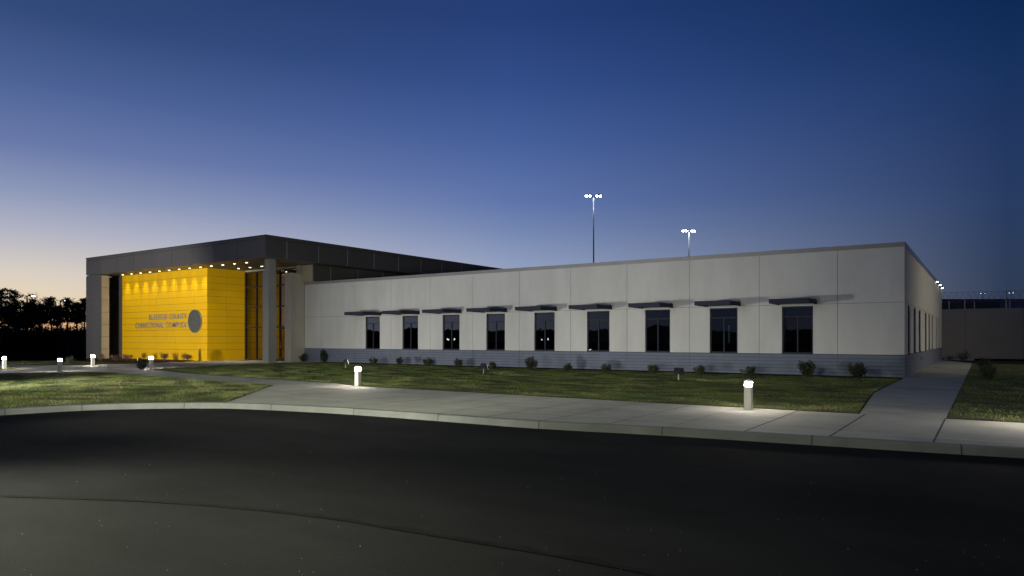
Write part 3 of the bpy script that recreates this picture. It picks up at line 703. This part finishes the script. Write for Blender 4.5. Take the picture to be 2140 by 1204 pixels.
# ------------------------------------------------------------------ tall masts behind the building
def make_mast(H,heads,lens,rad,hr):
    t=thing('light_mast','x','light mast')
    MB().tube([(0,0,0),(0,0,H*.5),(0,0,H-.1)],[rad*1.3,rad,rad*.7],10).build('pole',M['pole'],t,smooth=True)
    MB().tube([(-max(abs(h) for h in heads),0,H-.15),(max(abs(h) for h in heads),0,H-.05)],.07,6).build('crossarm',M['black'],t)
    for h in heads:
        hb=MB().lathe4(h-.34,h+.34,-.30,.30,[(H+.0,.0),(H+.16,.06),(H+.30,.18)]).build('lamp_head',M['black'],t)
        s_=MB(); n_=10
        prof_=[(.20*hr,-.01),(.19*hr,-.08*hr),(.13*hr,-.15*hr),(.05*hr,-.19*hr)]
        for r_,z in prof_:
            for k_ in range(n_): a=2*math.pi*k_/n_; s_.v.append((h+r_*math.cos(a),r_*math.sin(a),H+z))
        for j in range(3):
            for k_ in range(n_): s_.f.append((j*n_+k_,j*n_+(k_+1)%n_,(j+1)*n_+(k_+1)%n_,(j+1)*n_+k_))
        s_.f.append(tuple(3*n_+k_ for k_ in range(n_)))
        s_.build('lens',lens,hb,smooth=True)
    return t
def mast_at(px,ytop,d,heads,lens,rad,hr,label):
    H=EYE+(HZ-ytop)*d/F; t=make_mast(H,heads,lens,rad,hr); t.location=far(px,d); t.rotation_euler=(0,0,YAW); t['label']=label; t['group']='light masts behind the buildings'; return t
mast_at(1240.5,409,130,(-1.3,-.65,.65,1.25),M['lens_mast'],.14,1.15,'taller of the two light masts with four lit heads behind the office roof')
mast_at(1440,482,165,(-1.35,-.6,.7,1.2),M['lens_mast'],.16,1.3,'lower of the two light masts with four lit heads behind the office roof')
mast_at(2054,613,300,(-.8,.8),M['lens_far'],.12,.75,'distant twin lamp mast seen through the razor wire, nearer the office building')
mast_at(2113,612,300,(-.8,.8),M['lens_far'],.12,.75,'distant twin lamp mast seen through the razor wire at the far right')
# street lamps by the trees
def street(px,ytop,d,label):
    H=EYE+(HZ-ytop)*d/F; t=thing('street_lamp',label,'street lamp',far(px,d),YAW,'street lamps before the trees')
    MB().tube([(0,0,-.2),(0,0,H)],[.11,.08],8).build('pole',M['hill'],t); MB().tube([(0,0,H-.05),(.5,0,H)],.05,6).build('arm',M['black'],t)
    hd_=MB().box(.25,.95,-.2,.2,H-.02,H+.14,.03).build('lamp_head',M['black'],t); MB().box(.6,.98,-.14,.14,H-.09,H-.021).build('lens',M['lens_far'],hd_)
street(56.5,618,86,'street lamp left of the bare tree, its head pointing right')
street(126,627.5,105,'smaller street lamp between the last two pines left of the grey pylon')
# parking lamp behind the camera, lighting the asphalt and the near lawn
def lot_lamp(loc,label,power,targets,col=(1,.97,.90),cone=112):
    t=thing('parking_lamp',label,'parking lamp',loc,0,'parking lamps round the lot')
    H=8.5; MB().tube([(0,0,-.15),(0,0,H)],[.10,.07],10).build('pole',M['pole'],t,smooth=True)
    MB().tube([(-.6,0,H-.1),(.6,0,H-.1)],.04,6).build('arm',M['pole'],t)
    for s_ in (-1,1):
        h=MB().box(s_*.75-.3,s_*.75+.3,-.2,.2,H-.12,H+.04,.03).build('lamp_head',M['black'],t); MB().box(s_*.75-.22,s_*.75+.22,-.14,.14,H-.16,H-.125).build('lens',M['lens_lot'],h)
    for tg in targets: lamp('parking_beam','SPOT',(loc[0],loc[1],H-.3),tg[:3],power if len(tg)<4 else tg[3],col,cone,1,.35)
lot_lamp((-16,-3,-.13),'twin head parking lamp on the asphalt behind the photographer',1,[(-25,14.5,0,13500),(-14.5,15.5,0,14500),(-6,14.5,0,10800),(-9,1.2,0,34000),(1,4.5,0,5500)],(1,1,.76),44)
lot_lamp((15,46,0),'twin head parking lamp on the lawn east of the office wing',5200,[(0,50,1)],(1,.90,.66))
# far pair of low lamps whose light is mirrored in the windows
for (x,y,z,lb) in ((-101,-98,1.55,'pair of low lamps far across the lot, the right one'),(-115.5,-75,1.5,'pair of low lamps far across the lot, the left one')):
    t=thing('lot_beacon',lb,'lamp',(x,y,0),R(-31),'low lamps far across the lot')
    MB().tube([(0,0,-.2),(0,0,z-.2)],.06,8).build('post',M['black'],t); MB().tube([(-.8,0,z-.2),(.8,0,z-.2)],.04,6).build('arm',M['black'],t)
    for s_ in (-.8,.8): MB().lathe4(s_-.22,s_+.22,-.22,.22,[(z-.2,.08),(z-.1,0),(z+.12,0),(z+.2,.08)]).build('lens',M['lens_far'],t)

# ------------------------------------------------------------------ shrubs
def leafy(n,w,h,seed,up=.5,leaf=.05,sprigs=14):
    r_=random.Random(seed); mb=MB(); st_=MB()
    tips=[]
    for i in range(sprigs):
        a=r_.uniform(0,2*math.pi); rr_=r_.uniform(.25,1)*w/2; top=Vector((math.cos(a)*rr_,math.sin(a)*rr_,h*r_.uniform(.62,1.05)*(1-.35*(rr_/(w/2))**2)))
        b=Vector((math.cos(a)*rr_*.15,math.sin(a)*rr_*.15,0)); mid=b.lerp(top,.5)+Vector((math.cos(a),math.sin(a),0))*w*.08
        st_.tube([b,mid,top],[.010,.007,.003],4); tips.append((b,mid,top))
    for i in range(n):
        b,m_,t_=r_.choice(tips); f=r_.uniform(.18,1.05)
        p=(b.lerp(m_,f*2) if f<.5 else m_.lerp(t_,(f-.5)*2))+Vector((r_.gauss(0,1),r_.gauss(0,1),r_.gauss(0,.7)))*w*.065
        if p.z<.02: p.z=.02+abs(p.z)*.3
        d=Vector((r_.gauss(0,1),r_.gauss(0,1),r_.gauss(up,.7))).normalized(); s_=d.cross(Vector((r_.gauss(0,1),r_.gauss(0,1),r_.gauss(0,1)))).normalized()
        L_=leaf*r_.uniform(.6,1.3); w_=L_*.32
        mb.poly([p,p+d*L_*.5+s_*w_,p+d*L_,p+d*L_*.5-s_*w_])
    return mb,st_
def shrub(name,px,py,wpx,hpx,label,seed,m='leaf',n=520,up=.6,cat='shrub',group=None):
    p=at(px,py); d=F*EYE/(py-HZ); w,h=wpx*d/F,hpx*d/F
    t=thing(name,label,cat,p,0,group); a,b=leafy(n,w,h,seed,up,leaf=max(.055,h*.105)); a.build('foliage',M[m],t); b.build('stem',M['stem'],t)
    return t
G1='shrubs along the plinth'
SH=[(633,756.3,15,18,'upright light green shrub at the foot of the white wall, next to the grey pier','leaf'),
(676,757.0,20,24,'dark rounded shrub on the blank stretch of plinth left of all the windows','leaf_d'),
(780,761.5,17,15,'low shrub right under the leftmost window','leaf'),
(835,762.5,18,16,'low shrub under the left edge of the second window from the left','leaf_d'),
(893,763.5,20,16,'low spiky shrub between the second and third windows from the left','leaf'),
(957,766.3,21,16,'low spiky shrub just right of the third window from the left','leaf'),
(1031,771.5,16,15,'small upright shrub directly right of the middle floodlight','leaf_d'),
(1110,774.8,25,29,'tall leafy shrub left of the fifth window, the biggest in the middle of the plinth','leaf'),
(1185,776.5,23,17,'low shrub between the fifth and sixth windows from the left','leaf'),
(1269,778.8,24,19,'low rounded shrub under the right edge of the sixth window from the left','leaf'),
(1366,781.3,27,20,'low bushy shrub under the third window from the right','leaf'),
(1464,784.0,28,20,'low bushy shrub immediately right of the nearest floodlight','leaf'),
(1566,787.3,34,21,'wide low shrub behind the nearest bollard light','leaf'),
(1688,788.5,42,33,'big leafy shrub under the rightmost front window','leaf_d'),
(1792,791.0,42,34,'big leafy shrub nearest the right corner of the white building','leaf_d')]
for i,(px,py,w,h,lb,m_) in enumerate(SH): shrub('shrub',px,py,w,h,lb,20+i,m_,800+int(h*30),.7 if h<22 else .3,group=G1)
G2='shrubs on the right lawn'
shrub('shrub',2063,796,36,33,'nearer round green shrub on the right lawn',50,'leaf',1100,.3,group=G2)
shrub('shrub',2058,775,30,28,'round shrub standing directly behind another on the right lawn',51,'leaf',800,.3,group=G2)
shrub('shrub',2014,753,30,20,'dark straggly shrub at the foot of the concrete security wall',52,'leaf_d',500,.4,group=G2)
shrub('shrub',1985,752,26,9,'low dark shrub where the security wall meets the white building',53,'leaf_d',300,.4,group=G2)
shrub('evergreen_shrub',295,772.0,23,27,'small dark evergreen beside the bollard in front of the yellow wall',60,'leaf_d',1100,.8)
shrub('evergreen_shrub',147,762.0,22,19,'rounded dark shrub on the grass left of the grey pylon',61,'leaf_d',700,.3)
def twiggy(px,py,wpx,hpx,label,seed):
    p=at(px,py); d=F*EYE/(py-HZ); w,h=wpx*d/F,hpx*d/F; r_=random.Random(seed); mb=MB(); lf=MB()
    def br(b,dr,L_,r,dep):
        e=b+dr*L_; mb.tube([b,b.lerp(e,.5)+Vector((r_.gauss(0,1),r_.gauss(0,1),0))*L_*.06,e],[r,r*.8,r*.5],3)
        if dep:
            for _ in range(3): br(b.lerp(e,r_.uniform(.35,1)),(dr+Vector((r_.gauss(0,.5),r_.gauss(0,.5),r_.gauss(.1,.25)))).normalized(),L_*.6,r*.6,dep-1)
        else:
            for _ in range(3):
                q=e+Vector((r_.gauss(0,1),r_.gauss(0,1),r_.gauss(0,1)))*.05; dd=Vector((r_.gauss(0,1),r_.gauss(0,1),r_.gauss(0,1))).normalized(); s_=dd.orthogonal().normalized()
                lf.poly([q,q+dd*.04+s_*.02,q+dd*.08,q+dd*.04-s_*.02])
    for i in range(9):
        a=r_.uniform(0,6.28); br(Vector((0,0,0)),Vector((math.cos(a)*w/h*.55,math.sin(a)*w/h*.55,1)).normalized(),h*r_.uniform(.45,.62),.012,2)
    t=thing('bare_shrub',label,'shrub',p,0,'bare shrubs at the foot of the yellow wall'); mb.build('stem',M['twig'],t); lf.build('foliage',M['twig'],t)
twiggy(211,754.5,18,16,'bare reddish shrub against the lit pylon return',70)
twiggy(243,755.0,26,16,'bare reddish shrub in the dark recess left of the yellow wall',71)
twiggy(268,755.0,24,18,'bare reddish shrub at the left edge of the yellow wall',72)
twiggy(342,754.8,26,19,'bare reddish shrub right of the bollard, under the word COUNTY',73)
twiggy(392,753.6,14,14,'small bare shrub at the yellow wall below the round seal',74)

# ------------------------------------------------------------------ trees at dusk
def pine(px,ytop,d,wpx,seed,label,bare=.42):
    r_=random.Random(seed); H=EYE+(HZ-ytop)*d/F; w=wpx*d/F
    t=thing('pine_tree',label,'tree',far(px,d,1.6),0,'pines on the skyline'); H-=1.6
    lean=r_.uniform(-.03,.03)*H
    MB().tube([(0,0,-.6),(lean*.5,0,H*.5),(lean,0,H*.95)],[.13,.09,.03],7).build('trunk',M['bark'],t)
    fo=MB(); lim=MB(); nl=int(34)
    for i in range(nl):
        f=bare+.01+(.99-bare)*((i+r_.random())/nl); z=H*f*.97; a=r_.uniform(0,6.28); prof_=math.sin(min(1,(1-f)/(1-bare)*1.15)*math.pi*.55)**.8
        L_=w/2*(.25+.85*prof_)*r_.uniform(.55,1.15); dr=Vector((math.cos(a),math.sin(a),r_.uniform(-.05,.38))); b=Vector((lean*f,0,z)); e=b+dr*L_
        lim.tube([b,b.lerp(e,.5)+Vector((0,0,-.05*L_)),e],[.05,.035,.012],4)
        for c_ in range(int(10+L_*15)):
            g_=r_.uniform(.25,1.05); p=b.lerp(e,g_)+Vector((r_.gauss(0,.22),r_.gauss(0,.22),r_.gauss(.02,.09)))*(.5+g_)
            for q in range(4):
                dd=Vector((r_.gauss(0,1),r_.gauss(0,1),r_.gauss(.25,.35))).normalized(); s_=dd.cross(Vector((r_.gauss(0,.4),r_.gauss(0,.4),1))).normalized(); l_=r_.uniform(.2,.5)
                fo.poly([p-s_*.03,p+dd*l_*.5+s_*.075,p+dd*l_,p+dd*l_*.5-s_*.075])
    # twigs low on the trunk
    for i in range(10):
        z=H*r_.uniform(.15,bare); a=r_.uniform(0,6.28); L_=r_.uniform(.4,1.4); lim.tube([(lean*z/H,0,z),(math.cos(a)*L_,math.sin(a)*L_,z+L_*.3)],[.03,.008],3)
    lim.build('limbs',M['bark'],t); fo.build('crown',M['pine'],t)
TR=[(-34,598,98,64,.3,'tall dense pine cut by the left picture edge'),
(4,603,96,52,.3,'tall dense pine at the far left, its top above the others'),
(31,607,99,44,.3,'dense pine with a ragged peak just left of the nearer street lamp'),
(58,634,97,34,.3,'short pine directly behind the nearer street lamp'),
(70,626,103,30,.4,'pine between the nearer street lamp and the bare tree'),
(88,637,98,34,.4,'short bushy pine under the bare tree'),
(108,621,100,30,.45,'slim layered pine right of the bare tree'),
(120,640,105,24,.4,'short thin pine just left of the smaller street lamp'),
(141,624,99,36,.42,'broad dark pine right of the smaller street lamp'),
(160,634,102,28,.42,'pine between the broad dark one and the grey pylon'),
(177,623,98,30,.45,'pine partly hidden by the edge of the grey pylon'),
(48,650,108,36,.35,'low distant pine seen behind the gap below the nearer street lamp'),
(18,640,110,40,.2,'low distant pine filling the gap between the two tallest')]
for i,(px,yt,d,w,b,lb) in enumerate(TR): pine(px,yt,d,w,200+i,lb,b)
def bare_tree(px,ytop,d,seed,label):
    r_=random.Random(seed); H=EYE+(HZ-ytop)*d/F-1.6; t=thing('bare_tree',label,'tree',far(px,d,1.6)); mb=MB(); tw=MB()
    MB().tube([(0,0,-.5),(.05,0,H*.55)],[.22,.12],7).build('trunk',M['bark'],t)
    def br(b,dr,L_,r,dep):
        e=b+dr*L_; tw.tube([b,b.lerp(e,.5)+Vector((r_.gauss(0,1),r_.gauss(0,1),0))*L_*.05,e],[r,r*.8,r*.6],3,False)
        if dep:
            for _ in range(3): br(b.lerp(e,r_.uniform(.5,1)),(dr+Vector((r_.gauss(0,.35),r_.gauss(0,.35),.15))).normalized(),L_*.66,r*.62,dep-1)
    for i in range(9):
        a=r_.uniform(0,6.28); br(Vector((.05,0,H*r_.uniform(.42,.58))),Vector((math.cos(a)*.55,math.sin(a)*.55,1)).normalized(),H*.22,.05,3)
    tw.build('crown',M['bark'],t)
bare_tree(83,608,104,5,'leafless tree with a fan of fine twigs between the pines')
# undergrowth along the hill, one mass
ug=MB(); r_=random.Random(9)
for i in range(9000):
    px=r_.uniform(-90,230); d=r_.uniform(95,106); z=2.2+abs(r_.gauss(0,.35+.35*math.sin(px*.21)**2)); p=Vector(far(px,d,z)); dd=Vector((r_.gauss(0,1),r_.gauss(0,1),r_.gauss(.3,.6))).normalized(); s_=dd.cross(Vector((r_.gauss(0,1),r_.gauss(0,1),1))).normalized(); l_=r_.uniform(.2,.5)
    ug.poly([p,p+dd*l_*.5+s_*.07,p+dd*l_,p+dd*l_*.5-s_*.07])
tag(ug.build('undergrowth',M['pine']),'black undergrowth at the feet of the skyline pines','undergrowth',None,'stuff')

# ------------------------------------------------------------------ fences and security wall
A_=Vector(far(1950,60.5)[:2]); B_=Vector(far(2330,54.5)[:2]); U=(B_-A_).normalized(); ang=math.atan2(U.y,U.x); LEN=(B_-A_).length
sw=thing('security_wall','tall plain concrete security wall beside the far end of the white building','wall',(A_.x,A_.y,0),ang)
wb=MB(); x=0
cuts=[0]+[ (Vector(far(p,59.6)[:2])-A_).dot(U) for p in (2017,2130,2243)]+[LEN]
for i in range(len(cuts)-1): wb.box(cuts[i]+.012,cuts[i+1]-.012,0,.25,-.3,4.18)
wb.build('wall',M['secwall'],sw); wj=MB()
for c_ in cuts[1:-1]: wj.box(c_-.03,c_+.03,.02,.2,0,4.15)
wj.build('wall_joint',M['joint_wall'],sw)
fn=thing('razor_wire_fence','chain link fence topped with razor wire coils rising behind the security wall','fence',(A_.x-U.y*1.2,A_.y+U.x*1.2,0),ang)
def upos(px): return (Vector(far(px,60)[:2])-A_).dot(U)
for px,h in ((1985,4.95),(2017,5.05),(2099.5,5.75),(2140,5.1),(2181,5.1)): MB().tube([(upos(px),0,0),(upos(px),0,h)],.05,6).build('post',M['pole'],fn)
for px,h in ((2037.5,4.9),(2108,4.95)): MB().tube([(upos(px),.5,0),(upos(px),.5,h)],.04,6).build('post',M['pole'],fn)
rlm=MB(); rlm.tube([(0,0,4.92),(LEN,0,4.92)],.02,5); rlm.tube([(0,0,5.66),(LEN,0,5.66)],.008,4); rlm.tube([(0,.5,4.8),(LEN,.5,4.8)],.015,5); rlm.build('rail',M['wire'],fn)
cw=MB(); pts=[]; turns=int(LEN/.42)
for i in range(turns*14+1):
    a=2*math.pi*i/14; pts.append((i/14*.42,.36*math.cos(a),5.30+.36*math.sin(a)))
cw.tube(pts,.011,3,False)
pts=[((i/14*.5)+.2,.5+.3*math.cos(2*math.pi*i/14+1),5.15+.3*math.sin(2*math.pi*i/14+1)) for i in range(int(LEN/.5)*14+1)]; cw.tube(pts,.009,3,False)
cw.build('razor_coil',M['wire'],fn)
cm=MB(); 
for i in range(int(LEN/.16)):
    x=i*.16
    for sg in (-1,1):
        a=Vector((x,0.02,4.2)); b=Vector((x+sg*.7,0.02,4.9)); cm.tube([a,b],.004,3,False)
cm.build('chain_link',M['wire'],fn)
fb=thing('detention_building','low dark flat roofed building beyond the security wall','building',far(1900,92),YAW)
MB().box(0,11.9,0,18,-.1,6.6).build('wall',M['farbld'],fb); MB().box(-.1,12,-.1,18,6.601,6.85).build('roof_edge',M['black'],fb)
MB().box(11.91,24,.5,18,-.1,6.9).build('annex',M['plinth'],fb)
# dark sports fence far left
ff=thing('chain_link_fence','tall dark chain link fence panels before the trees, left of the grey pylon','fence',far(127,84),YAW)
n_=4; wd=52*84/F
for i in range(n_+1): MB().tube([(i*wd/n_*1.3,0,-.3),(i*wd/n_*1.3,0,EYE+1.15)],.035,6).build('post',M['wire_d'],ff)
q=MB()
for z in (.9,1.9,EYE+1.1): q.tube([(0,0,z),(wd*1.3,0,z)],.022,5)
q.build('rail',M['wire_d'],ff)
q=MB()
for i in range(int(wd*1.3/.22)):
    for sg in (-1,1):
        x=i*.22; q.tube([(x,0,.95),(x+sg*1.0,0,1.9)],.004,3,False); q.tube([(x,0,1.9),(x+sg*.8,0,EYE+1.1)],.004,3,False)
q.build('chain_link',M['wire_d'],ff)
